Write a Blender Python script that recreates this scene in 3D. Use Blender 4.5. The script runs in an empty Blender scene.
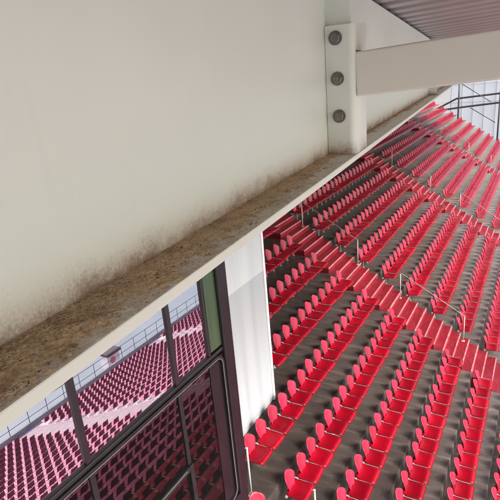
import bpy, bmesh, math, random
from mathutils import Matrix, Vector, noise as mnoise

random.seed(11)
sc = bpy.context.scene
col = sc.collection
R = math.radians

# ------------------------------------------------------------------ camera numbers
F_PX, YAW, PITCH, ROLL = 498.31, 0.542853, 0.324233, 0.0882345
CAM = Vector((7.0956, -14.2448, 4.9170))
RUN, RISE = 0.85244, 0.53987
BACK_H = 0.80            # seat back top above its tread


def row_z(i):
    """height of the seat-back tops of row i; the rake eases off lower down"""
    if i <= 9:
        return -RISE * i
    z = -RISE * 9
    for k in range(9, i):
        z -= RISE - (RISE - 0.34) * (k - 9) / 22.0
    return z


def row_x(i):
    return RUN * i


def tread(i):
    return row_z(i) - BACK_H


FIRST_ROW, LAST_ROW = -5, 31
RISER = 0.12             # the riser stands this far behind the seat backs

# ------------------------------------------------------------------ helpers


class MB:
    def __init__(self):
        self.v, self.f, self.m, self.s = [], [], [], []

    def add(self, verts, faces, mat=0, smooth=False):
        o = len(self.v)
        self.v.extend([tuple(v) for v in verts])
        for f in faces:
            self.f.append(tuple(i + o for i in f))
            self.m.append(mat)
            self.s.append(smooth)

    def box(self, x0, x1, y0, y1, z0, z1, mat=0):
        v = [(x0, y0, z0), (x1, y0, z0), (x1, y1, z0), (x0, y1, z0), (x0, y0, z1), (x1, y0, z1), (x1, y1, z1), (x0, y1, z1)]
        self.add(v, [(3, 2, 1, 0), (4, 5, 6, 7), (0, 1, 5, 4), (1, 2, 6, 5), (2, 3, 7, 6), (3, 0, 4, 7)], mat)

    def tube(self, pts, r, n=8, mat=0, cap=True, smooth=True):
        pts = [Vector(p) for p in pts]
        rings = []
        prev = None
        for i, p in enumerate(pts):
            if i == 0:
                t = pts[1] - pts[0]
            elif i == len(pts) - 1:
                t = pts[-1] - pts[-2]
            else:
                t = (pts[i + 1] - p).normalized() + (p - pts[i - 1]).normalized()
            t.normalize()
            a = prev if prev is not None else (Vector((0, 0, 1)) if abs(t.z) < .9 else Vector((1, 0, 0)))
            u = (a - t * a.dot(t)).normalized()
            w = t.cross(u)
            prev = u
            rr = r[i] if isinstance(r, (list, tuple)) else r
            rings.append([p + (u * math.cos(2 * math.pi * k / n) + w * math.sin(2 * math.pi * k / n)) * rr for k in range(n)])
        verts = [q for ring in rings for q in ring]
        faces = []
        for i in range(len(pts) - 1):
            for k in range(n):
                faces.append((i * n + k, i * n + (k + 1) % n, (i + 1) * n + (k + 1) % n, (i + 1) * n + k))
        self.add(verts, faces, mat, smooth)
        if cap:
            o = len(self.v) - len(verts)
            self.f.append(tuple(o + k for k in reversed(range(n)))); self.m.append(mat); self.s.append(False)
            b = o + (len(pts) - 1) * n
            self.f.append(tuple(b + k for k in range(n))); self.m.append(mat); self.s.append(False)

    def build(self, name, mats, parent=None, bevel=0, seg=2):
        me = bpy.data.meshes.new(name)
        me.from_pydata(self.v, [], self.f)
        me.polygons.foreach_set('material_index', self.m)
        me.polygons.foreach_set('use_smooth', self.s)
        for m in (mats if isinstance(mats, (list, tuple)) else [mats]):
            me.materials.append(m)
        me.update()
        ob = bpy.data.objects.new(name, me)
        col.objects.link(ob)
        if parent:
            ob.parent = parent
        if bevel:
            b = ob.modifiers.new('bevel', 'BEVEL')
            b.width = bevel; b.segments = seg; b.limit_method = 'ANGLE'; b.angle_limit = R(40)
            b.harden_normals = False
        return ob


def tag(o, label=None, cat=None, group=None, kind=None):
    if label: o['label'] = label
    if cat: o['category'] = cat
    if group: o['group'] = group
    if kind: o['kind'] = kind
    return o


def empty(name, loc=(0, 0, 0), rz=0.0):
    o = bpy.data.objects.new(name, None)
    o.empty_display_size = .2
    o.location = loc
    o.rotation_euler = (0, 0, rz)
    col.objects.link(o)
    return o


# ------------------------------------------------------------------ materials


def mat(name, base, rough=.5, metal=0.0, spec=.5, coat=0.0):
    m = bpy.data.materials.new(name)
    m.use_nodes = True
    n = m.node_tree.nodes
    b = n['Principled BSDF']
    b.inputs['Base Color'].default_value = (*base, 1)
    b.inputs['Roughness'].default_value = rough
    b.inputs['Metallic'].default_value = metal
    b.inputs['Specular IOR Level'].default_value = spec
    b.inputs['Coat Weight'].default_value = coat
    b.inputs['Coat Roughness'].default_value = .2
    return m


def N(m, t, **kw):
    nd = m.node_tree.nodes.new(t)
    for k, v in kw.items():
        setattr(nd, k, v)
    return nd


def L(m, a, b):
    m.node_tree.links.new(a, b)


def coords(m, scale=(1, 1, 1), which='Object'):
    tc = N(m, 'ShaderNodeTexCoord')
    mp = N(m, 'ShaderNodeMapping')
    mp.inputs['Scale'].default_value = scale
    L(m, tc.outputs[which], mp.inputs['Vector'])
    return mp.outputs['Vector']


def noise(m, vec, scale, detail=4, rough=.55, dist=0):
    t = N(m, 'ShaderNodeTexNoise')
    t.inputs['Scale'].default_value = scale
    t.inputs['Detail'].default_value = detail
    t.inputs['Roughness'].default_value = rough
    t.inputs['Distortion'].default_value = dist
    L(m, vec, t.inputs['Vector'])
    return t.outputs['Fac']


def ramp(m, fac, stops):
    r = N(m, 'ShaderNodeValToRGB')
    e = r.color_ramp.elements
    while len(e) > 1:
        e.remove(e[-1])
    e[0].position = stops[0][0]
    e[0].color = stops[0][1] if len(stops[0][1]) == 4 else (*stops[0][1], 1)
    for p, c in stops[1:]:
        k = e.new(p)
        k.color = c if len(c) == 4 else (*c, 1)
    L(m, fac, r.inputs['Fac'])
    return r.outputs['Color']


def mix(m, fac, a, b):
    x = N(m, 'ShaderNodeMix', data_type='RGBA')
    if isinstance(fac, float):
        x.inputs['Factor'].default_value = fac
    else:
        L(m, fac, x.inputs['Factor'])
    for sock, v in ((x.inputs['A'], a), (x.inputs['B'], b)):
        if isinstance(v, tuple):
            sock.default_value = (*v, 1) if len(v) == 3 else v
        else:
            L(m, v, sock)
    return x.outputs['Result']


def math_(m, op, a, b=None, c=None):
    x = N(m, 'ShaderNodeMath', operation=op)
    for k, v in enumerate((a, b, c)):
        if v is None: continue
        if isinstance(v, (int, float)):
            x.inputs[k].default_value = v
        else:
            L(m, v, x.inputs[k])
    return x.outputs[0]


def bsdf(m):
    return m.node_tree.nodes['Principled BSDF']


def bump(m, h, strength=.2, dist=.01):
    b = N(m, 'ShaderNodeBump')
    b.inputs['Strength'].default_value = strength
    b.inputs['Distance'].default_value = dist
    L(m, h, b.inputs['Height'])
    L(m, b.outputs['Normal'], bsdf(m).inputs['Normal'])


def speckled(name, lo, hi, scale, rough=.5, stretch=(1, 1, 1), bmp=0, metal=0, spec=.5, r2=None, detail=6):
    m = mat(name, lo, rough, metal, spec)
    f = noise(m, coords(m, stretch), scale, detail)
    L(m, ramp(m, f, [(.3, lo), (.7, hi)]), bsdf(m).inputs['Base Color'])
    if r2 is not None:
        L(m, ramp(m, f, [(.3, (rough,) * 3), (.7, (r2,) * 3)]), bsdf(m).inputs['Roughness'])
    if bmp:
        bump(m, f, bmp, .01)
    return m


M = {}
# seats: moulded red plastic with slight differences of fading from seat to seat
def seat_mat(name, lo, hi, rough, spec=.3, coat=0.0):
    m = mat(name, lo, rough, 0, spec, coat)
    oi = N(m, 'ShaderNodeObjectInfo')
    vec = coords(m, (1, 1, 1))
    f = noise(m, vec, 6, 3)
    a = ramp(m, f, [(.3, lo), (.75, hi)])
    hs = N(m, 'ShaderNodeHueSaturation')
    L(m, a, hs.inputs['Color'])
    v = math_(m, 'MULTIPLY_ADD', oi.outputs['Random'], .40, .78)
    L(m, v, hs.inputs['Value'])
    L(m, hs.outputs['Color'], bsdf(m).inputs['Base Color'])
    g = noise(m, vec, 60, 3)
    bump(m, g, .04, .003)
    return m

M['seat'] = seat_mat('red_plastic', (.175, .0004, .0070), (.235, .0009, .0105), .36, .22)
M['seat_back'] = seat_mat('red_plastic_back', (.225, .0060, .028), (.285, .012, .046), .40, .5)  # pinker than the pans: sky sheen put into the colour
M['seat_far'] = speckled('red_plastic_far', (.180, .0025, .015), (.270, .009, .036), 2.3, .38, spec=.35)
M['pan_open'] = speckled('sunlit_seat_pan', (.29, .08, .16), (.42, .155, .245), 2.3, .45)  # lower seats' pans, sunlight put into the colour
M['back_open'] = speckled('shaded_seat_back', (.10, .003, .028), (.165, .006, .046), 2.3, .5, spec=.25)  # lower seats' backs, shade of the rear side put into the colour
M['galv'] = speckled('galvanised_steel', (.34, .33, .32), (.50, .48, .46), 14, .42, metal=.15)
M['rail'] = speckled('dull_rail', (.20, .19, .19), (.30, .29, .28), 14, .45, metal=.2)
M['white_steel'] = speckled('white_painted_steel', (.34, .36, .38), (.46, .48, .50), 9, .4)

# concrete of the stand: dark, worn; sky light and sheen streaks put into colour
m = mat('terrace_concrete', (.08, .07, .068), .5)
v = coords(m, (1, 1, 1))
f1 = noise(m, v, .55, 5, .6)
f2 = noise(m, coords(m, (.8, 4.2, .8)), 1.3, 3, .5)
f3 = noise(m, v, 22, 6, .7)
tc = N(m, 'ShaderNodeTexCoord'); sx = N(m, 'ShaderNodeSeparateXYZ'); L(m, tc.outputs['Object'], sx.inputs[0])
lit_grad = math_(m, 'ADD', math_(m, 'MULTIPLY_ADD', sx.outputs['Y'], .020, math_(m, 'MULTIPLY', sx.outputs['X'], .040)), math_(m, 'MULTIPLY', f1, .55))  # sky light put into the colour, growing with X and Y
c = ramp(m, lit_grad, [(.24, (.050, .041, .039)), (.52, (.096, .083, .078)), (.90, (.195, .180, .170)), (1.0, (.22, .205, .195))])
c2 = ramp(m, f2, [(.18, (.66, .64, .64)), (.52, (1, 1, 1)), (.72, (1.9, 1.86, 1.83))])  # stretched streaks standing for the sheen on the floor
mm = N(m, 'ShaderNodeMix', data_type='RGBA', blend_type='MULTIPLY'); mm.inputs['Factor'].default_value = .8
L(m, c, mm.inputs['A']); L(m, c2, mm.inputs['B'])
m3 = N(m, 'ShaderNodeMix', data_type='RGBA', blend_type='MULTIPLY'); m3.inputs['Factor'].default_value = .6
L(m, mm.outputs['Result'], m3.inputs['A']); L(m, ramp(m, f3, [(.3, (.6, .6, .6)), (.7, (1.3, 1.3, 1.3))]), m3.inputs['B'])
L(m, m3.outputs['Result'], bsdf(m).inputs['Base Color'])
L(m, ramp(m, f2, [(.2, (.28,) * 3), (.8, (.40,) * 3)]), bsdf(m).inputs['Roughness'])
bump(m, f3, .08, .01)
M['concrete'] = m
M['concrete_lit'] = speckled('sunlit_concrete', (.50, .44, .46), (.64, .58, .60), 3, .6, stretch=(1, 3, 1), bmp=.1)  # paler copy for the unroofed rows, sunlight put into the colour

m = mat('red_stair_paint', (.4, .006, .02), .42)
v = coords(m)
f1 = noise(m, v, 1.3, 5); f2 = noise(m, coords(m, (6, 1, 6)), 3, 5)
c = ramp(m, f1, [(.3, (.135, .003, .010)), (.7, (.205, .006, .018))])
c = mix(m, ramp(m, f2, [(.50, (0, 0, 0)), (.72, (.6, .6, .6))]), c, (.17, .045, .05))
L(m, c, bsdf(m).inputs['Base Color'])
M['stair_red'] = m
M['nosing'] = speckled('pink_nosing', (.36, .09, .12), (.52, .24, .27), 5, .45)  # pale pink strip along each step edge
M['pale_step'] = speckled('pale_step_paint', (.19, .165, .18), (.27, .24, .255), 3, .6)
M['stair_grey'] = speckled('grey_step', (.10, .085, .095), (.16, .14, .15), 3, .55)
M['nosing_grey'] = speckled('pale_nosing', (.4, .36, .38), (.6, .55, .56), 6, .5)

# cream paint of the steelwork
def cream(name, a, b, rough=.38, dirt=None):
    m = mat(name, a, rough)
    v = coords(m)
    f = noise(m, v, 3.0, 6, .6)
    c = ramp(m, f, [(.3, a), (.7, b)])
    # fine specks of grime
    sp = noise(m, v, 130, 2, .5)
    spm = ramp(m, sp, [(.75, (0, 0, 0)), (.79, (.35, .35, .35))])
    c = mix(m, spm, c, (.22, .16, .12))
    st = noise(m, coords(m, (14, 14, 1.1)), 2.2, 4, .6)
    c = mix(m, ramp(m, st, [(.60, (0, 0, 0)), (.85, (.09, .09, .09))]), c, (.48, .42, .35))
    if dirt is not None:
        tc = N(m, 'ShaderNodeTexCoord')
        sx = N(m, 'ShaderNodeSeparateXYZ')
        L(m, tc.outputs['Object'], sx.inputs[0])
        h = math_(m, 'SUBTRACT', sx.outputs['Z'], dirt)          # height over the flange
        n1 = noise(m, v, 12, 6, .7)
        n2 = noise(m, v, 75, 4, .65)
        k = math_(m, 'MULTIPLY_ADD', n1, -.085, math_(m, 'ADD', h, .022))
        k = math_(m, 'MULTIPLY_ADD', n2, -.030, k)
        n3 = noise(m, v, 260, 4, .7)
        k = math_(m, 'MULTIPLY_ADD', n3, -.075, math_(m, 'ADD', k, .057))
        dm = ramp(m, math_(m, 'MULTIPLY_ADD', k, 15.0, .52), [(.22, (.95, .95, .95)), (.42, (.58, .58, .58)), (.66, (.16, .16, .16)), (.95, (0, 0, 0))])
        c = mix(m, dm, c, ramp(m, n3, [(.3, (.13, .08, .055)), (.7, (.42, .31, .24))]))
    L(m, c, bsdf(m).inputs['Base Color'])
    bump(m, noise(m, v, 38, 4, .5), .035, .004)
    L(m, ramp(m, f, [(.3, (rough - .06,) * 3), (.7, (rough + .14,) * 3)]), bsdf(m).inputs['Roughness'])
    return m

M['web'] = cream('cream_paint_web', (.745, .765, .715), (.79, .805, .76), .36, dirt=0.016)
M['flange'] = cream('cream_paint_flange', (.71, .715, .665), (.77, .775, .73), .42)
m = M['flange']
v = coords(m)
bc = bsdf(m).inputs['Base Color']
old = bc.links[0].from_socket
tc = N(m, 'ShaderNodeTexCoord'); sx = N(m, 'ShaderNodeSeparateXYZ'); L(m, tc.outputs['Object'], sx.inputs[0])
topm = math_(m, 'GREATER_THAN', sx.outputs['Z'], .0153)
dn_ = math_(m, 'ADD', noise(m, v, 300, 5, .75), math_(m, 'MULTIPLY', noise(m, v, 45, 4, .6), .9))
fade = ramp(m, math_(m, 'MULTIPLY_ADD', sx.outputs['Y'], .25, .05), [(.30, (1, 1, 1)), (.48, (.42,) * 3)])
fac = math_(m, 'MULTIPLY', math_(m, 'MULTIPLY', topm, fade), ramp(m, dn_, [(.60, (.14,) * 3), (1.0, (.8,) * 3)]))
L(m, mix(m, fac, old, ramp(m, noise(m, v, 160, 5, .7), [(.3, (.16, .105, .07)), (.7, (.5, .40, .29))])), bc)
M['cream'] = cream('cream_paint', (.61, .595, .54), (.68, .67, .615), .42)
M['rhs'] = cream('cream_paint_tube', (.735, .69, .63), (.79, .745, .69), .45)
M['bolt'] = speckled('dull_bolt', (.13, .12, .11), (.29, .27, .25), 120, .5, metal=.6, bmp=.2)
M['rust'] = speckled('rust_run', (.16, .09, .05), (.30, .20, .13), 40, .8)

# dust, straw and leaf crumbs that have gathered on the flange
m = mat('flange_dirt', (.2, .14, .09), .95, 0, .15)
v = coords(m)
f1 = noise(m, v, 26, 6, .7); f2 = noise(m, coords(m, (1.2, .7, 1)), 330, 6, .75, .15); f3 = noise(m, v, 7, 3)
c = ramp(m, f2, [(.27, (.13, .072, .038)), (.40, (.43, .295, .165)), (.54, (.64, .49, .315)), (.70, (.82, .70, .53))])
c = mix(m, ramp(m, f1, [(.36, (.6,) * 3), (.52, (0, 0, 0))]), c, (.17, .095, .052))
c = mix(m, ramp(m, f3, [(.5, (0, 0, 0)), (.72, (.5,) * 3)]), c, (.36, .29, .21))
L(m, c, bsdf(m).inputs['Base Color'])
bump(m, math_(m, 'MULTIPLY_ADD', f1, .5, f2), .6, .003)
M['dirt'] = m
M['straw'] = mat('straw', (.58, .48, .34), .8)
M['straw_dark'] = mat('dark_straw', (.22, .15, .095), .85)
M['crumb'] = mat('dark_crumb', (.035, .025, .02), .9)

# corrugated roof sheet
m = mat('roof_sheet', (.42, .38, .38), .42, .25)
f = noise(m, coords(m, (.5, 3, 1)), 2.5, 5)
L(m, ramp(m, f, [(.3, (.33, .30, .305)), (.7, (.42, .385, .385))]), bsdf(m).inputs['Base Color'])
M['roof'] = m

M['cabin'] = speckled('dark_cabin_paint', (.009, .005, .008), (.017, .010, .014), 5, .34, spec=.35)
M['mullion'] = speckled('aubergine_frame', (.016, .008, .012), (.026, .013, .018), 6, .3)
M['gasket'] = speckled('black_gasket', (.008, .008, .010), (.016, .016, .018), 8, .35)
M['frame_highlight_line'] = mat('frame_highlight', (.26, .28, .29), .35, .3)  # pale colour standing for the highlight along the gasket
M['green'] = speckled('green_panel', (.036, .066, .033), (.055, .092, .046), 3, .25, stretch=(1, 6, .6))
M['interior'] = mat('dark_interior', (.012, .009, .012), .8)
M['white_clad'] = None
m = mat('white_cladding', (.7, .72, .76), .35)
f = noise(m, coords(m, (.5, 2.6, .12)), 1.5, 2, .4)
L(m, ramp(m, f, [(.3, (.41, .465, .515)), (.7, (.475, .53, .58))]), bsdf(m).inputs['Base Color'])
L(m, ramp(m, f, [(.3, (.25,) * 3), (.7, (.5,) * 3)]), bsdf(m).inputs['Roughness'])
bump(m, f, .3, .05)
M['white_clad'] = m

# window panes: a mirror-coated upper light and a dark tinted lower one
def pane(name, refl, tint, see):
    m = bpy.data.materials.new(name)
    m.use_nodes = True
    nt = m.node_tree
    nt.nodes.clear()
    out = nt.nodes.new('ShaderNodeOutputMaterial')
    g = nt.nodes.new('ShaderNodeBsdfGlossy'); g.inputs['Roughness'].default_value = 0.0
    g.inputs['Color'].default_value = (*refl, 1)
    t = nt.nodes.new('ShaderNodeBsdfTransparent'); t.inputs['Color'].default_value = (*tint, 1)
    a = nt.nodes.new('ShaderNodeAddShader')
    w = N(m, 'ShaderNodeTexNoise'); w.inputs['Scale'].default_value = 1.1; w.inputs['Detail'].default_value = 1
    tc = N(m, 'ShaderNodeTexCoord'); L(m, tc.outputs['Object'], w.inputs['Vector'])
    b = N(m, 'ShaderNodeBump'); b.inputs['Strength'].default_value = .012; b.inputs['Distance'].default_value = .02
    L(m, w.outputs['Fac'], b.inputs['Height']); L(m, b.outputs['Normal'], g.inputs['Normal'])
    L(m, g.outputs[0], a.inputs[0]); L(m, t.outputs[0], a.inputs[1])
    df = nt.nodes.new('ShaderNodeBsdfDiffuse'); df.inputs['Color'].default_value = (.62, .56, .62, 1)
    ms = nt.nodes.new('ShaderNodeMixShader'); ms.inputs[0].default_value = see
    L(m, a.outputs[0], ms.inputs[1]); L(m, df.outputs[0], ms.inputs[2])
    L(m, ms.outputs[0], out.inputs['Surface'])
    return m

M['pane_hi'] = pane('coated_glass', (.68, .585, .665), (.06, .05, .06), .013)
M['pane_lo'] = pane('tinted_glass', (.085, .050, .060), (.2, .17, .2), .008)

m = M['white_clad'].copy(); m.name = 'grey_white_cladding'; M['grey_clad'] = m
for nd in m.node_tree.nodes:
    if nd.type == 'VALTORGB' and nd.color_ramp.elements[0].color[0] > .4:
        for e in nd.color_ramp.elements:
            e.color = (e.color[0] * .74, e.color[1] * .74, e.color[2] * .76, 1)
M['fence'] = speckled('pale_sheet', (.50, .52, .53), (.60, .62, .63), 1.5, .5, stretch=(1, 1, .3))
m = M['fence']
tr_ = N(m, 'ShaderNodeBsdfTranslucent'); tr_.inputs['Color'].default_value = (.78, .80, .80, 1)
mx = N(m, 'ShaderNodeMixShader'); mx.inputs[0].default_value = .6
L(m, bsdf(m).outputs[0], mx.inputs[1]); L(m, tr_.outputs[0], mx.inputs[2])
L(m, mx.outputs[0], m.node_tree.nodes['Material Output'].inputs['Surface'])
M['dark_steel'] = speckled('dark_steel', (.022, .022, .028), (.05, .048, .055), 4, .45)
M['field'] = speckled('pale_blue_field', (.15, .225, .24), (.20, .285, .30), .25, .6)
M['ground'] = speckled('ground', (.16, .17, .16), (.22, .22, .21), .05, .9)
M['parapet'] = speckled('blue_grey_parapet', (.13, .165, .185), (.19, .235, .255), 2, .5)
M['pink'] = mat('pink_disc', (.6, .12, .2), .5)
M['white'] = speckled('white_box', (.65, .66, .68), (.75, .76, .78), 5, .45)

# ------------------------------------------------------------------ terrace (concrete stand)
Y0, Y1 = -19.0, 40.9
def terrace(name, r0_, r1_, m, zb):
  mb = MB()
  prof = []
  for i in range(r0_, r1_):
    z = tread(i)
    xa = row_x(i) - RISER
    xb = row_x(i + 1) - RISER
    # small rounded nose at the front edge of each tier
    prof += [(xa, z), (xb - .02, z), (xb - .005, z - .006), (xb, z - .02)]
  prof = [(prof[0][0], zb)] + prof + [(prof[-1][0], zb)]
  n = len(prof)
  ys = [Y0 + (Y1 - Y0) * k / 24 for k in range(25)]
  for y in ys:
    mb.v += [(x, y, z) for x, z in prof]
  for k in range(24):
    for i in range(n - 1):
        mb.f.append(((k + 1) * n + i, (k + 1) * n + i + 1, k * n + i + 1, k * n + i)); mb.m.append(0); mb.s.append(False)
  mb.f.append(tuple(reversed(range(n)))); mb.m.append(0); mb.s.append(False)
  mb.f.append(tuple(24 * n + i for i in range(n))); mb.m.append(0); mb.s.append(False)
  tag(mb.build(name, m), kind='structure')


zb = tread(LAST_ROW + 1) - 1.2
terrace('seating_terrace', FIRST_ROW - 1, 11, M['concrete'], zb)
terrace('open_terrace', 11, LAST_ROW + 2, M['concrete_lit'], zb)

# ------------------------------------------------------------------ ground and field
def sheet(name, x0, x1, y0, y1, z, m, nx=1, ny=1):
    b = MB()
    b.add([(x0, y0, z), (x1, y0, z), (x1, y1, z), (x0, y1, z)], [(0, 1, 2, 3)])
    return tag(b.build(name, m), kind='structure')

GZ = zb + .3
sheet('ground', -1500, 1500, -1500, 1500, GZ - .10, M['ground'])
xf = row_x(LAST_ROW + 2) - RISER
sheet('field', xf + .30, xf + 75, -70, 110, GZ, M['field'])

# ------------------------------------------------------------------ stairs
def stairs(name, ya, yb, lo, hi, label, mats, split):
    root = empty(name, (row_x(lo), (ya + yb) / 2, tread(lo)))
    tag(root, label, 'stairs')
    off = root.location
    rest = MB()
    for i in range(lo, hi + 1):
        h = tread(i - 1) - tread(i)
        xa = row_x(i) - RISER + .003
        d = RUN / 3
        for k in range(3):
            z = tread(i) + (h * (2 - k) / 3 if k < 2 else .006)
            x0, x1 = xa + d * k, xa + d * (k + 1) - (.0 if k < 2 else .006)
            b = rest
            if split and i <= split:
                b = MB()
            w = random.uniform(-.004, .004)
            b.box(x0 - off.x, x1 - off.x, ya + w - off.y, yb + w - off.y, tread(i) - .004 - off.z, z - off.z, 0)
            if k == 2:
                b.box(x1 - .02 - off.x, x1 + .0085 - off.x, ya + w + .002 - off.y, yb + w - .002 - off.y, tread(i) - .19 - off.z, z - .003 - off.z, 0)
            e_ = .004 if k < 2 else .0125
            b.box(x1 - .028 - off.x, x1 + e_ - off.x, ya + .01 - off.y, yb - .01 - off.y, z - .030 - off.z, z + .004 - off.z, 1)
            if split and i <= split:
                b.build('step', mats, root)
    if rest.v:
        o = rest.build('lower_steps' if split else 'step_flight', PALE if split else mats, root)
        o['kind'] = 'stuff'
    return root

PALE = [M['pale_step'], M['nosing_grey']]
RED = [M['stair_red'], M['nosing']]
GREY = [M['stair_grey'], M['nosing_grey']]
stairs('aisle_stairs', .285, 2.01, FIRST_ROW, LAST_ROW, 'red painted stairs nearest the white pillar, descending between the two closest seat blocks', RED, 11)
stairs('aisle_stairs', 12.56, 14.28, FIRST_ROW, LAST_ROW, 'second red stairs from the white pillar, further along the stand', RED, 9)
stairs('aisle_stairs', 26.34, 28.12, FIRST_ROW, LAST_ROW, 'farthest red stairs, before the last seat block by the end wall', RED, None)
stairs('aisle_stairs', -9.50, -7.80, 5, LAST_ROW, 'grey concrete steps with pale nosings mirrored in the dark lower window', GREY, None)

# ------------------------------------------------------------------ seats
def grid_shell(fn, nu, nv, th, mb, mat_i=0):
    """fn(u,v) -> (point, normal); a closed thin shell"""
    A, B = [], []
    for a in range(nu + 1):
        for b in range(nv + 1):
            p, nn = fn(a / nu, b / nv)
            A.append(p + nn * th / 2); B.append(p - nn * th / 2)
    w = nv + 1
    faces = []
    n0 = len(A)
    for a in range(nu):
        for b in range(nv):
            i = a * w + b
            faces.append((i, i + w, i + w + 1, i + 1))
            faces.append((n0 + i, n0 + i + 1, n0 + i + w + 1, n0 + i + w))
    rim = [b for b in range(w)] + [a * w + nv for a in range(1, nu + 1)] + [nu * w + b for b in range(nv - 1, -1, -1)] + [a * w for a in range(nu - 1, 0, -1)]
    for k in range(len(rim)):
        i, j = rim[k], rim[(k + 1) % len(rim)]
        faces.append((i, j, n0 + j, n0 + i))
    mb.add(A + B, faces, mat_i, True)


def back_fn(u, v):
    # u across, v upward
    s = 2 * u - 1
    t = v
    w = .178 * (1 - .60 * max(0, (t - .58) / .42) ** 2.6) * (1 - .46 * max(0, (.62 - t) / .62) ** 1.6)
    y = s * w
    z = .415 + .385 * t - .030 * s * s * max(0, (t - .6) / .4)
    lean = .085 * (1 - t) + .02 * (1 - t) ** 3
    x = -.012 + lean + .060 * (s * w / .178) ** 2
    nrm = Vector((1, -.35 * s, .2)).normalized()
    return Vector((x, y, z)), nrm


def pan_fn(u, v):
    # u from back to front, v across
    s = 2 * v - 1
    w = .235 * (1 - .12 * max(0, (.25 - u) / .25)) * (1 - .09 * max(0, (u - .72) / .28) ** 2)
    z = .432 - .030 * math.sin(math.pi * min(1, u / .8)) * (1 - .7 * s * s) + .016 * s ** 6
    if u < .16:
        z += .02 * (1 - u / .16) ** 1.5
    lip = max(0, (u - .80) / .20)
    x = .06 + .43 * u - .012 * lip * lip
    z -= .050 * lip ** 1.8
    side = abs(s) ** 8
    z -= .020 * side
    nrm = Vector((.9 * lip, 0, 1 - .4 * lip)).normalized()
    return Vector((x, s * w, z)), nrm


def wide_fn(u, v):
    s = 2 * u - 1
    w = .172 * (1 - .10 * max(0, (v - .85) / .15) ** 2)
    return Vector((-.012 + .085 * (1 - v) + .03 * s * s, s * w, .42 + .34 * v)), Vector((1, -.2 * s, .2)).normalized()


def seat_meshes(q):
    nu, nv = q
    b = MB(); grid_shell(back_fn, nu, nv, .016, b)
    p = MB(); grid_shell(pan_fn, nu, nv, .014, p)
    k = MB()
    k.box(.050, .090, -.25, .25, .375, .410)             # a length of the rail the row is bolted to
    k.box(.055, .085, .225, .245, .0, .376)              # its post
    k.box(.030, .110, .200, .2495, .0, .010)             # foot plate
    k.box(.020, .110, .222, .2495, .408, .452)           # pale arm in the gap between two shells
    k.box(.111, .410, .242, .2495, .398, .426)
    k.box(.010, .060, -.075, .075, .408, .450)           # clip that holds the back
    return b, p, k


BLOCKS = {1: [-.5 * j for j in range(16)], 2: [2.27 + .5 * j for j in range(21)],
          3: [14.55 + .5 * j for j in range(24)], 4: [28.4 + .5 * j for j in range(23)],
          0: [-9.8 - .5 * j for j in range(12)]}
cy_, sy_ = math.cos(YAW), math.sin(YAW)
f0 = Vector((-sy_, cy_, 0)); r0 = Vector((cy_, sy_, 0)); up = Vector((0, 0, 1))
# yaw is measured to the left; the fit has the rows to the right of the view
fw = f0 * math.cos(PITCH) - up * math.sin(PITCH)
dn = -(up * math.cos(PITCH) + f0 * math.sin(PITCH))
rt = math.cos(ROLL) * r0 + math.sin(ROLL) * dn
dd = -math.sin(ROLL) * r0 + math.cos(ROLL) * dn


def project(p):
    q = Vector(p) - CAM
    z = q.dot(fw)
    if z < .1:
        return None
    return 250 + F_PX * q.dot(rt) / z, 250 + F_PX * q.dot(dd) / z, z


near, far = [], []
for blk, ylist in BLOCKS.items():
    for i in range(FIRST_ROW, LAST_ROW + 1):
        for j, y in enumerate(ylist):
            if blk == 0 and i < 6: continue
            if blk == 1 and i <= 2 and y < -5.6: continue
            if blk == 1 and i == 2 and y < -5.0: continue
            pr = project((row_x(i) + .1, y, row_z(i) - .2))
            vis = False
            if pr:
                x, yy, z = pr
                vis = -6 < x < 506 and yy < 508 and yy > 425 - .762 * x + 2 and x > (262 if i < 3 else 244) and blk in (1, 2, 3)
            (near if vis else far).append((pr[2] if pr else 1e9, blk, i, j, y))
near.sort()
far += near[300:]
near = near[:300]

ORD = ('first second third fourth fifth sixth seventh eighth ninth tenth eleventh twelfth thirteenth fourteenth fifteenth '
       'sixteenth seventeenth eighteenth nineteenth twentieth twenty-first twenty-second twenty-third twenty-fourth').split()


def seat_label(blk, i, j):
    side = {1: 'this side of', 2: 'beyond', 3: 'past'}[blk]
    st = 'the stairs' if blk < 3 else 'the second stairs'
    row = f'{ORD[i - 3]} row below' if i >= 3 else f'{ORD[2 - i]} row above'
    return f'red seat, {ORD[j]} {side} {st}, {row} the white pillar'


bk, pn, br = seat_meshes((9, 8))
proto = empty('stadium_seat')
tag(proto, 'red seat', 'seat', 'red seats bolted in rows on the stand')
parts = [bk.build('backrest', M['seat_back'], proto), pn.build('seat_pan', M['seat'], proto), br.build('bracket', M['galv'], proto)]
first = True
for (_, blk, i, j, y) in near:
    if first:
        r, ps, first = proto, parts, False
    else:
        r = proto.copy(); col.objects.link(r)
        ps = []
        for p in parts:
            c_ = p.copy(); c_.parent = r; col.objects.link(c_); ps.append(c_)
    r.location = (row_x(i), y, tread(i))
    r.rotation_euler = (0, 0, random.uniform(-.03, .03))
    r['label'] = seat_label(blk, i, j)
    ps[1].rotation_euler = (random.uniform(-.01, .01), random.uniform(-.03, .03), 0)
    ps[0].rotation_euler = (random.uniform(-.02, .02), random.uniform(-.03, .02), 0)

# the lone seat by the cabin corner
r = proto.copy(); col.objects.link(r)
for p in parts:
    c_ = p.copy(); c_.parent = r; col.objects.link(c_)
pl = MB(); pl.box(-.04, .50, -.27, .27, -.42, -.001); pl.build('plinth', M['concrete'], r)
r.location = (3.34, -8.60, tread(4) + .42)
r.rotation_euler = (0, 0, R(-24))
del r['group']
r['label'] = 'lone red seat beside the white post at the dark cabin corner'

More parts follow.
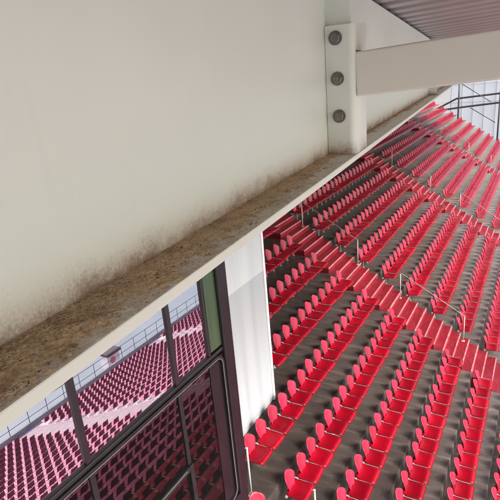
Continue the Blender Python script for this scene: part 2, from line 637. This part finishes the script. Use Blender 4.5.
# every other seat of the bowl, past the three hundred that show largest
bk, pn, br = seat_meshes((4, 4))
wd = MB(); grid_shell(wide_fn, 3, 3, .02, wd)
mb = MB()
for (_, blk, i, j, y) in far:
    o = Vector((row_x(i), y, tread(i)))
    a = random.uniform(-.02, .02)
    for src, mi in ((bk if i < 11 else wd, 0), (pn, 0), (br, 1)):
        fs = src.f if src is not br else src.f[:6] + src.f[18:30]
        mb.add([(v[0] + o.x + a * v[1], v[1] + o.y - a * v[0], v[2] + o.z) for v in src.v], fs, mi if i < 11 or mi else (2 if src is wd else 3), src is not br)
tag(mb.build('far_seats', [M['seat_far'], M['galv'], M['back_open'], M['pan_open']]), 'rows of small red seats further down and along the stand', 'seats', kind='stuff')

# ------------------------------------------------------------------ handrails
def zs(x):
    i = math.floor((x + RISER) / RUN)
    xa = row_x(i) - RISER
    h = tread(i - 1) - tread(i)
    k = min(2, int((x - xa) / (RUN / 3)))
    return tread(i) + (h * (2 - k) / 3 if k < 2 else .006)


def handrail(xa, xb, y, label, hh=.93, group='tubular handrails on the stairs', floor=zs):
    za, zb_ = floor(xa), floor(xb)
    root = empty('handrail', (xa, y, za))
    tag(root, label, 'handrail', group)
    p1 = MB(); p1.tube([(0, 0, .0), (0, 0, hh - .02)], .017, 8)
    p1.box(-.05, .05, -.05, .05, .003, .013)
    p1.build('post', M['galv'], root)
    dx, dz = xb - xa, zb_ - za
    p2 = MB(); p2.tube([(dx, 0, dz), (dx, 0, dz + hh - .02)], .017, 8)
    p2.box(dx - .05, dx + .05, -.05, .05, dz + .003, dz + .013)
    p2.build('post', M['galv'], root)
    rl = MB()
    rl.tube([(-.10, 0, hh - .03), (-.03, 0, hh + .005), (.05, 0, hh - .01), (dx - .06, 0, dz + hh + .03), (dx, 0, dz + hh), (dx + .03, 0, dz + hh - .09)], .012, 8)
    rl.build('rail', M['rail'], root)
    return root


for xa, xb, w in ((-4.2, -1.9, 'topmost'), (-.25, 1.81, 'upper'), (3.30, 5.39, 'middle'), (6.95, 9.0, 'lower'), (10.6, 12.7, 'lowest')):
    handrail(xa, xb, 1.80, f'{w} grey tubular handrail on the stairs nearest the white pillar')
for xa, xb, w in ((-3.9, -1.8, 'topmost'), (-.16, 1.96, 'upper'), (3.53, 5.6, 'middle'), (7.2, 9.3, 'lower'), (10.8, 12.9, 'lowest')):
    handrail(xa, xb, 14.05, f'{w} grey tubular handrail on the second stairs from the white pillar')
for xa, xb, w in ((-3.7, -1.6, 'topmost'), (0.1, 2.2, 'upper'), (3.8, 5.9, 'middle'), (7.5, 9.6, 'lower')):
    handrail(xa, xb, 27.9, f'{w} grey tubular handrail on the farthest stairs before the end wall')


def flat(x):
    return tread(math.floor((x + RISER) / RUN))


def bare_post(x, y, h, label):
    root = empty('post', (x, y, flat(x)))
    tag(root, label, 'post')
    b = MB(); b.tube([(0, 0, 0), (0, 0, h)], .018, 10); b.build('tube', M['white_steel'], root)
    b = MB(); b.box(-.06, .06, -.06, .06, 0, .012); b.build('foot_plate', M['galv'], root)
    b = MB(); b.tube([(0, 0, h - .001), (0, 0, h + .018)], .023, 10); b.tube([(0, 0, h - .05), (-.07, .02, h - .02)], .011, 6)
    b.build('cap', M['white_steel'], root)


bare_post(2.95, -8.10, 1.08, 'short white post between the dark cabin corner and the first red seats')
bare_post(4.08, -7.74, .80, 'short white post at the bottom edge before the last seat of its row')

# ------------------------------------------------------------------ white pillar
xp0, xp1, yp0, yp1 = 1.75, 2.365, -8.2, -5.93
zp = tread(2)
root = empty('white_pillar', (2.05, -7.0, zp))
tag(root, 'tall white clad pillar standing among the seats beside the dark cabin', 'pillar')
ox, oy = 2.05, -7.0
b = MB(); b.box(xp0 - ox, xp1 - ox, yp0 - oy, yp1 - oy, 0.0, 3.12); b.build('lower_cladding', M['grey_clad'], root, .012)
b = MB(); b.box(xp0 - ox, xp1 + .012 - ox, yp0 - oy, yp1 - oy, 3.126, 6.40); b.build('upper_cladding', M['white_clad'], root, .012)
b = MB(); b.box(xp1 - .03 - ox, xp1 + .03 - ox, yp1 - oy - .05, yp1 - oy + .025, 0.01, 6.38); b.build('corner_trim', M['white'], root, .006)

# ------------------------------------------------------------------ dark cabin with windows
XG, YC = 3.5, -9.02
YL = -17.6
zc0, zc1 = tread(4), 3.45
root = empty('glazed_cabin', (2.0, -12.0, zc0))
tag(root, 'dark glazed cabin with mirrored upper windows reflecting red seats', 'cabin')
ox, oy, oz = 2.0, -12.0, zc0


def cb(name, boxes, m, parent=root, bevel=0):
    b = MB()
    for q in boxes:
        b.box(q[0] - ox, q[1] - ox, q[2] - oy, q[3] - oy, q[4] - oz, q[5] - oz)
    return b.build(name, m, parent, bevel)


# shell: back wall, side walls, roof, floor, dado below the windows
cb('wall', [(.60, .70, YL, YC, zc0, zc1), (.703, 3.42, YC - .10, YC, zc0 + .003, zc1 - .003), (.703, 3.42, YL, YL + .10, zc0 + .003, zc1 - .003)], M['cabin'])
cb('roof', [(.5, 3.62, YL - .08, YC + .06, zc1 + .003, zc1 + .14)], M['cabin'], bevel=.01)
cb('floor', [(.703, 3.42, YL + .103, YC - .103, -1.25, -1.12)], M['interior'])
cb('dado', [(3.425, 3.515, YL, YC, zc0, -1.10)], M['cabin'], bevel=.006)
cb('corner_post', [(3.425, 3.545, YC - .24, YC + .002, -1.097, zc1)], M['cabin'], bevel=.03)
cb('corner_post', [(3.425, 3.54, YL, YL + .2, -1.097, zc1)], M['cabin'], bevel=.02)
# green infill next to the corner
cb('green_panel', [(3.455, 3.497, -9.52, -9.262, 1.53, 3.40)], M['green'])
cb('head', [(3.43, 3.53, YL + .203, YC - .243, 3.36, 3.445)], M['mullion'])
MU = [-9.56, -10.26, -11.70, -13.16, -14.62, -16.08, -17.38]
for k, y in enumerate(MU):
    w = .022 if k == 0 else .034
    cb('mullion', [(3.42, 3.505, y - w, y + w, 1.50, 3.357)], M['mullion'], bevel=.006)
# transom
tr = cb('transom', [(3.42, 3.515, YL + .203, YC - .243, 1.440, 1.497)], M['gasket'], bevel=.012)
ZT = 1.385


def rounded_frame(y0, y1, z0, z1, rad, wd, th, name, m, x0=3.50):
    """a window surround with rounded corners: outline swept as a flat band with depth"""
    def outline(inset):
        pts = []
        r_ = max(.01, rad - inset)
        a0, a1, c0, c1 = y0 + inset, y1 - inset, z0 + inset, z1 - inset
        for cyy, czz, st in ((a1 - r_, c1 - r_, 0), (a0 + r_, c1 - r_, 90), (a0 + r_, c0 + r_, 180), (a1 - r_, c0 + r_, 270)):
            for s in range(7):
                an = R(st + 15 * s)
                pts.append((cyy + r_ * math.cos(an), czz + r_ * math.sin(an)))
        return pts
    o, i_ = outline(0), outline(wd)
    n = len(o)
    v = []
    for (pts, x) in ((o, x0), (i_, x0), (o, x0 + th), (i_, x0 + th)):
        v += [(x - ox, p[0] - oy, p[1] - oz) for p in pts]
    f = []
    for k in range(n):
        j = (k + 1) % n
        f += [(2 * n + k, 2 * n + j, 3 * n + j, 3 * n + k), (k, 2 * n + k, 2 * n + j, j)[::-1], (n + k, 3 * n + k, 3 * n + j, n + j), (k, n + k, n + j, j)]
    b = MB(); b.add(v, f)
    return b.build(name, m, root)


fr = rounded_frame(-17.3, -9.285, -1.06, 1.435, .16, .050, .03, 'window_surround', M['gasket'])
ln = rounded_frame(-17.262, -9.323, -1.022, 1.397, .13, .008, .004, 'highlight_strip', M['frame_highlight_line'], 3.5315)  # pale strip drawn as the highlight on the surround
ln.parent = fr
for y in MU[1:-1]:
    cb('mullion', [(3.44, 3.505, y - .034, y + .034, .30, 1.38)], M['gasket'], bevel=.006)
cb('transom', [(3.44, 3.53, -17.18, -10.30, .215, .297)], M['gasket'], bevel=.008)
cb('highlight_strip', [(3.5305, 3.5345, -17.15, -10.36, .268, .276)], M['frame_highlight_line'])
cb('mullion', [(3.44, 3.53, -10.295, -10.22, -1.0, .297)], M['gasket'], bevel=.008)
cb('mullion', [(3.44, 3.53, -13.2, -13.12, -1.0, .212)], M['gasket'], bevel=.008)
cb('infill_panel', [(3.43, 3.495, -9.60, YC - .243, -1.05, 1.395), (3.43, 3.470, -10.2, -9.603, -1.04, -.35)], M['cabin'])
hi = []
for k in range(len(MU) - 1):
    a, b_ = MU[k + 1], MU[k]
    cb('pane', [(3.470, 3.476, a + .03, b_ - .02, 1.49, 3.37)], M['pane_hi'])
for k, (a, b_) in enumerate(((-17.3, -16.1), (-16.06, -14.64), (-14.60, -13.18), (-13.14, -11.72), (-11.68, -10.28), (-10.24, -9.605))):
    cb('pane', [(3.480, 3.486, a, b_, -1.03, 1.40)], M['pane_lo'])
cb('counter', [(2.6, 3.3, -17.2, -9.4, -.45, -.38)], M['interior'])

# ------------------------------------------------------------------ roof steelwork close to the camera
ANG = R(5.515)
bvec = Vector((-math.sin(ANG), math.cos(ANG), 0)); cvec = Vector((math.cos(ANG), math.sin(ANG), 0))


def frame_at(c, b, z):
    return CAM + cvec * c + bvec * b + up * z


CW, ZB = -.406, -.238        # web plane, flange underside (beside and below the camera)
TF, TW = .016, .010
BH = .54
B_0, B_1 = -2.6, 43.0
root = empty('roof_beam', frame_at(CW, 0, ZB), ANG)
tag(root, 'huge cream steel beam with dirty lower flange across the upper left', 'beam')
beam = root
SL = -.0235
b = MB()
ns = 60
vv = []
for k in range(ns + 1):
    y = B_0 + (B_1 - B_0) * (k / ns) ** 1.6
    zt = .540 + max(SL * y, -.34)
    vv += [(-TW, y, TF - .001), (0, y, TF - .001), (0, y, zt), (-TW, y, zt)]
ff = []
for k in range(ns):
    i, j = k * 4, k * 4 + 4
    ff += [(i + 1, j + 1, j + 2, i + 2), (i + 2, j + 2, j + 3, i + 3), (i + 3, j + 3, j, i), (i, j, j + 1, i + 1)]
ff += [(0, 1, 2, 3), (ns * 4 + 3, ns * 4 + 2, ns * 4 + 1, ns * 4)]
b.add(vv, ff)
web = b.build('web', M['web'], root)
FW = .084
b = MB(); b.box(-FW - TW, FW, B_0, B_1, 0, TF)
b.build('lower_flange', M['flange'], root, .0022, 2)
def beam_top(y):
    return .540 + SL * y


# stiffeners and the bolted stub the cross tube frames into
BF = 1.435
for y in (BF + .020, BF + 2.95):
    b = MB()
    t = .012
    ztop = beam_top(y) - .006
    b.add([(.001, y, TF), (.064, y, TF), (.064, y, ztop), (.001, y, ztop), (.001, y + t, TF), (.064, y + t, TF), (.064, y + t, ztop), (.001, y + t, ztop)],
          [(3, 2, 1, 0)[::-1], (4, 5, 6, 7)[::-1], (0, 1, 5, 4), (1, 2, 6, 5), (2, 3, 7, 6), (3, 0, 4, 7)])
    b.build('stiffener', M['web'], root, .002)
if True:
    y0 = BF
    zt = .125 - ZB
    b = MB()
    # stub with one well-rounded outer corner (plan section swept upward)
    sec = [(.0008, 0.0)] + [(.082 - .018 + .018 * math.sin(R(a)), .018 - .018 * math.cos(R(a))) for a in range(0, 91, 15)] + [(.082, .150), (.070, .150), (.070, .018), (.0008, .018)]
    n = len(sec)
    vv = [(x, y0 + yy, TF + .0005) for x, yy in sec] + [(x, y0 + yy, zt + (.008 if yy > .02 else 0)) for x, yy in sec]
    ff = [(k, (k + 1) % n, n + (k + 1) % n, n + k) for k in range(n)]
    b.add(vv, ff, 0, False)
    b.add([vv[k] for k in range(n)], [tuple(reversed(range(n)))])
    b.add([vv[n + k] for k in range(n)], [tuple(range(n))])
    for k in range(len(b.f)):
        if 1 <= k <= 7: b.s[k] = True
    stub = b.build('bolted_stub', M['web'], root, .0012)
    for zz, xx in ((.093, .0305), (-.012, .0335), (-.113, .036)):
        q = MB()
        hz = zz - ZB
        cx = xx
        q.tube([(cx, y0 + .0005, hz), (cx, y0 - .003, hz)], .0185, 24, smooth=False)
        hexp = [(cx + .0150 * math.cos(R(60 * k + 14)), hz + .0150 * math.sin(R(60 * k + 14))) for k in range(6)]
        vv = [(x, y0 - .0032, z) for x, z in hexp] + [(cx + (x - cx) * .99, y0 - .010, hz + (z - hz) * .99) for x, z in hexp] + [(cx + (x - cx) * .86, y0 - .0118, hz + (z - hz) * .86) for x, z in hexp]
        ff = [(k, (k + 1) % 6, 6 + (k + 1) % 6, 6 + k) for k in range(6)] + [(6 + k, 6 + (k + 1) % 6, 12 + (k + 1) % 6, 12 + k) for k in range(6)] + [(12, 13, 14, 15, 16, 17)]
        q.add(vv, ff)
        q.tube([(cx, y0 - .0115, hz), (cx, y0 - .0165, hz)], .0085, 14, smooth=False)
        q.build('bolt', M['bolt'], stub)

# cross tube
root = empty('cross_tube', frame_at(CW + .0800, BF + .012, .0), ANG)
root.rotation_euler = (0, -R(2.85), ANG)
tag(root, 'cream rectangular steel tube running right from the bolted plate', 'beam')
b = MB(); b.box(0, 3.6, 0, .08, -.064, .0535)
b.build('tube', M['rhs'], root, .006, 3)
b = MB()
b.tube([(.001, .004, .054), (.001, .076, .054)], .0055, 8); b.build('weld', M['rust'], root)

# roof sheet: trapezoidal corrugations across the beam
root = empty('roof_deck', frame_at(CW, 0, .315), ANG)
root.rotation_euler = (math.atan(SL), -R(2.6), ANG)
tag(root, 'corrugated grey metal roof deck above the cream tube', 'roof')
b = MB()
P = .20
yy = []
y = -2.4
while y < 8.0:
    yy += [(y, .0), (y + .10, .0), (y + .112, .045), (y + .188, .045)]
    y += P
xs = [-12.2, -3, 0, 1.5, 3.4]
w = len(yy)
vv = [(x, a, c) for x in xs for a, c in yy]
ff = [(k * w + i, k * w + i + 1, (k + 1) * w + i + 1, (k + 1) * w + i)[::-1] for k in range(len(xs) - 1) for i in range(w - 1)]
b.add(vv, ff)
b.build('near_sheet', M['roof'], root)
b = MB()
yy = []
while y < 45:
    yy += [(y, .0), (y + .16, .0), (y + .2, .035), (y + .36, .035)]
    y += .4
w = len(yy)
vv = [(x, a, c) for x in xs for a, c in yy]
b.add(vv, [(k * w + i, k * w + i + 1, (k + 1) * w + i + 1, (k + 1) * w + i)[::-1] for k in range(len(xs) - 1) for i in range(w - 1)])
b.build('far_sheet', M['roof'], root)
b = MB(); b.box(-.05, -.016, -2.4, 44.9, -.03, .044); b.build('gap_shade_strip', M['gasket'], root)  # added dark strip standing for the shade in the rib gaps
b = MB(); b.box(-12.2, 3.4, -2.4, 45, .075, .16); b.build('insulation', M['roof'], root)

# ------------------------------------------------------------------ dirt lying on the flange
b = MB()
ys = [-.6]
while ys[-1] < 7.0:
    d = max(.15, abs(ys[-1] - .0))
    ys.append(ys[-1] + .0035 * max(1, d / .35))
nc = 24
rows_ = []
for y in ys:
    for k in range(nc + 1):
        c_ = -.001 + (FW - .0015) * k / nc
        t = k / nc
        q = Vector((c_ * 1.0, y, 0))
        n1 = mnoise.fractal(q * 16, 1.0, 2.1, 5)
        n2 = mnoise.fractal(Vector((c_ * 150, y * 90, 3.1)), .9, 2.0, 3)
        n3 = mnoise.noise(Vector((c_ * 300, y * 260, 9)))
        edge = (1 - t) * 1.0 + .46 * n1 + .36 * n2 + .16 * n3 - .04 - .24 * min(1, max(0, (y - .35) / .4)) - .42 * min(1, max(0, (y - 1.05) / .5))
        cover = max(-.6, min(1, edge * 2.2))
        h = .0024 * cover + .0014 * n2 * max(0, cover) + .0006 * n3 + .0016 * (max(0, .16 - t) / .16) ** 2 * (.6 + .3 * n1 + .3 * n2) * (1 if y < 1.3 else .3)
        if t > .96: h = min(h, .0004)
        rows_.append((c_, y, TF + h if h > .0004 else TF - .0012))
w = nc + 1
ff = [(i * w + k, i * w + k + 1, (i + 1) * w + k + 1, (i + 1) * w + k) for i in range(len(ys) - 1) for k in range(nc)]
b.add(rows_, ff, 0, True)
rnd = random.Random(5)
for k in range(9000):
    y = .12 + 4.0 * rnd.random() ** 2.6
    t = rnd.random() ** 1.15
    c_ = .006 + (FW - .010) * t
    if mnoise.noise(Vector((c_ * 25, y * 14, 5))) < -.28 or (y > 1.3 and rnd.random() < .8): continue
    kind = rnd.random()
    an = rnd.gauss(R(80), R(38))
    if kind < .72:
        ln_ = rnd.uniform(.002, .0065) * (1.7 if rnd.random() < .06 else 1)
        dx, dy = math.cos(an) * ln_ / 2, math.sin(an) * ln_ / 2
        z0 = TF + .0025 + rnd.random() * .0035 * (1 - t) + .001
        bend = rnd.uniform(-.18, .18)
        lift = rnd.uniform(-.12, .22) * ln_
        pts = [(c_ - dx, y - dy, z0), (c_ + bend * dy, y - bend * dx, z0 + .0006), (c_ + dx, y + dy, z0 + lift)]
        pts = [(min(max(p[0], .003), FW - .001), p[1], max(p[2], TF + .0006)) for p in pts]
        b.tube(pts, rnd.uniform(.00012, .00030), 4, 1 if rnd.random() < .62 else 2, cap=True, smooth=False)
    else:
        s_ = rnd.uniform(.0006, .0020)
        z0 = TF + .002 + .003 * (1 - t)
        vv = [(c_ + s_ * rnd.uniform(-1, 1), y + s_ * rnd.uniform(-1, 1), z0 + s_ * rnd.uniform(-.6, .8)) for _ in range(4)]
        b.add(vv, [(0, 1, 2), (0, 2, 3), (0, 3, 1), (1, 3, 2)], 3 if rnd.random() < .5 else 2)
o = b.build('dirt', [M['dirt'], M['straw'], M['straw_dark'], M['crumb']])
o.location = frame_at(CW, 0, ZB)
o.rotation_euler = (0, 0, ANG)
tag(o, 'brown dust and straw gathered along the beam flange', 'dirt', kind='stuff')

# ------------------------------------------------------------------ end of the stand
YE = 41.3
root = empty('end_wall', (4, YE, tread(5)))
tag(root, 'pale translucent sheet wall with upright posts closing the far end', 'wall')
ox, oy, oz = 4, YE, tread(5)
xs0, xs1 = -1.35, 16.0
b = MB(); b.add([(xs0 - ox, 0, -9), (xs1 - ox, 0, -9), (xs1 - ox, 0, 4.3 - oz), (xs0 - ox, 0, 4.3 - oz)], [(0, 1, 2, 3)]); b.build('sheet', M['fence'], root)
x = xs0 + .1
while x < xs1:
    b = MB(); b.box(x - .035 - ox, x + .035 - ox, -.09, -.003, -9, 4.28 - oz); b.build('wall_post', M['white_steel'], root)
    x += 1.02
for z in (1.2, 2.9):
    b = MB(); b.box(xs0 - ox, xs1 - ox, -.13, -.092, z - .03 - oz, z + .03 - oz); b.build('wall_rail', M['white_steel'], root)

root = empty('steel_frame', (3.3, 40.25, tread(3)))
tag(root, 'dark steel frame of two rails and posts before the end wall', 'frame')
o_ = Vector((3.3, 40.25, tread(3)))


def bar(name, pts, r, m=M['dark_steel']):
    b = MB(); b.tube([Vector(p) - o_ for p in pts], r, 8); return b.build(name, m, root)


def Y(p): return (p[0], 40.25, p[1])
bar('lower_rail', [Y((-5.2, .20)), Y((-3.2, .48)), Y((-.3, .80)), Y((3.2, 1.08)), (8.6, 40.25, 1.45)], .09)
bar('upper_rail', [Y((-4.6, .25)), Y((-2.3, .82)), Y((-.6, 1.66)), Y((3.1, 1.92)), (8.6, 40.25, 2.32)], .09)
bar('frame_post', [(-.36, 40.02, tread(0)), (-.36, 40.02, 3.6)], .075)
bar('frame_post', [(3.28, 40.02, tread(4)), (3.28, 40.02, 2.2)], .075)
bar('frame_post', [(-3.05, 40.02, tread(-4)), (-3.05, 40.02, 2.0)], .07)
bar('frame_post', [(8.2, 40.02, tread(9)), (8.2, 40.02, 2.2)], .075)
bar('brace', [(-.1, 40.12, 2.98), (2.5, 40.12, 1.2)], .035)
bar('brace', [(.7, 40.12, .75), (3.0, 40.12, -.75)], .035)

# ------------------------------------------------------------------ foot of the stand, seen in the glass
root = empty('parapet', (xf, 8, tread(LAST_ROW + 1)))
tag(root, 'blue grey parapet with thin railing below the lowest seats', 'parapet')
zt_ = tread(LAST_ROW + 1)
b = MB(); b.box(-.16, .0, -27, 32.6, -.1, .40); b.build('wall', M['parapet'], root)
b = MB()
for k in range(41):
    y = -26.8 + 1.48 * k
    b.tube([(-.08, y, .39), (-.08, y, 1.45)], .022, 6)
for z in (.80, 1.44):
    b.tube([(-.08, -26.9, z), (-.08, 32.5, z)], .022, 6)
b.build('railing', M['dark_steel'], root)
root = empty('camera_box', (xf + 1.5, 10.9, GZ))
tag(root, 'small white box with dark lid below the parapet, seen in the glass', 'box')
b = MB(); b.box(-.5, .5, -.6, .6, 0, 1.35); b.build('body', M['white'], root, .03)
b = MB(); b.box(-.6, .6, -.75, .75, 1.355, 1.60); b.build('lid', M['dark_steel'], root, .02)
b = MB(); b.tube([(-.503, -.2, .9), (-.53, -.2, .9)], .28, 20); b.build('disc', M['pink'], root)

# ------------------------------------------------------------------ light
w = bpy.data.worlds.new('World')
sc.world = w
w.use_nodes = True
nt = w.node_tree
bg = nt.nodes['Background']
sky = nt.nodes.new('ShaderNodeTexSky')
sky.sky_type = 'NISHITA'
sky.sun_disc = False
SUN_EL, SUN_AZ = 40.0, 97.0       # degrees; azimuth clockwise from +Y
sky.sun_elevation = R(SUN_EL)
sky.sun_rotation = R(SUN_AZ)
sky.air_density = 1.0
sky.dust_density = 6.0
sky.ozone_density = .6
nt.links.new(sky.outputs[0], bg.inputs['Color'])
bg.inputs['Strength'].default_value = .15
sun = bpy.data.lights.new('sun', 'SUN')
sun.energy = .9
sun.angle = R(14)
sun.color = (1, .96, .9)
so = bpy.data.objects.new('sun', sun)
col.objects.link(so)
dirv = Vector((math.sin(R(SUN_AZ)) * math.cos(R(SUN_EL)), math.cos(R(SUN_AZ)) * math.cos(R(SUN_EL)), math.sin(R(SUN_EL))))
so.rotation_euler = dirv.to_track_quat('Z', 'Y').to_euler()
so.location = (30, 0, 40)

# ------------------------------------------------------------------ camera
cam = bpy.data.cameras.new('camera')
cam.sensor_width = 36
cam.sensor_fit = 'HORIZONTAL'
cam.lens = 36 * F_PX / 500
cam.clip_start = .03
cam.clip_end = 4000
co = bpy.data.objects.new('camera', cam)
col.objects.link(co)
mw = Matrix((rt, -dd, -fw)).transposed().to_4x4()
mw.translation = CAM
co.matrix_world = mw
sc.camera = co

vs = sc.view_settings
vs.view_transform = 'Standard'
vs.look = 'None'
vs.gamma = 1
vs.use_curve_mapping = False
vs.exposure = 1.62
sc.display_settings.display_device = 'sRGB'
sc.render.engine = 'CYCLES'
sc.cycles.max_bounces = 10
sc.cycles.transparent_max_bounces = 8
sc.cycles.use_denoising = True
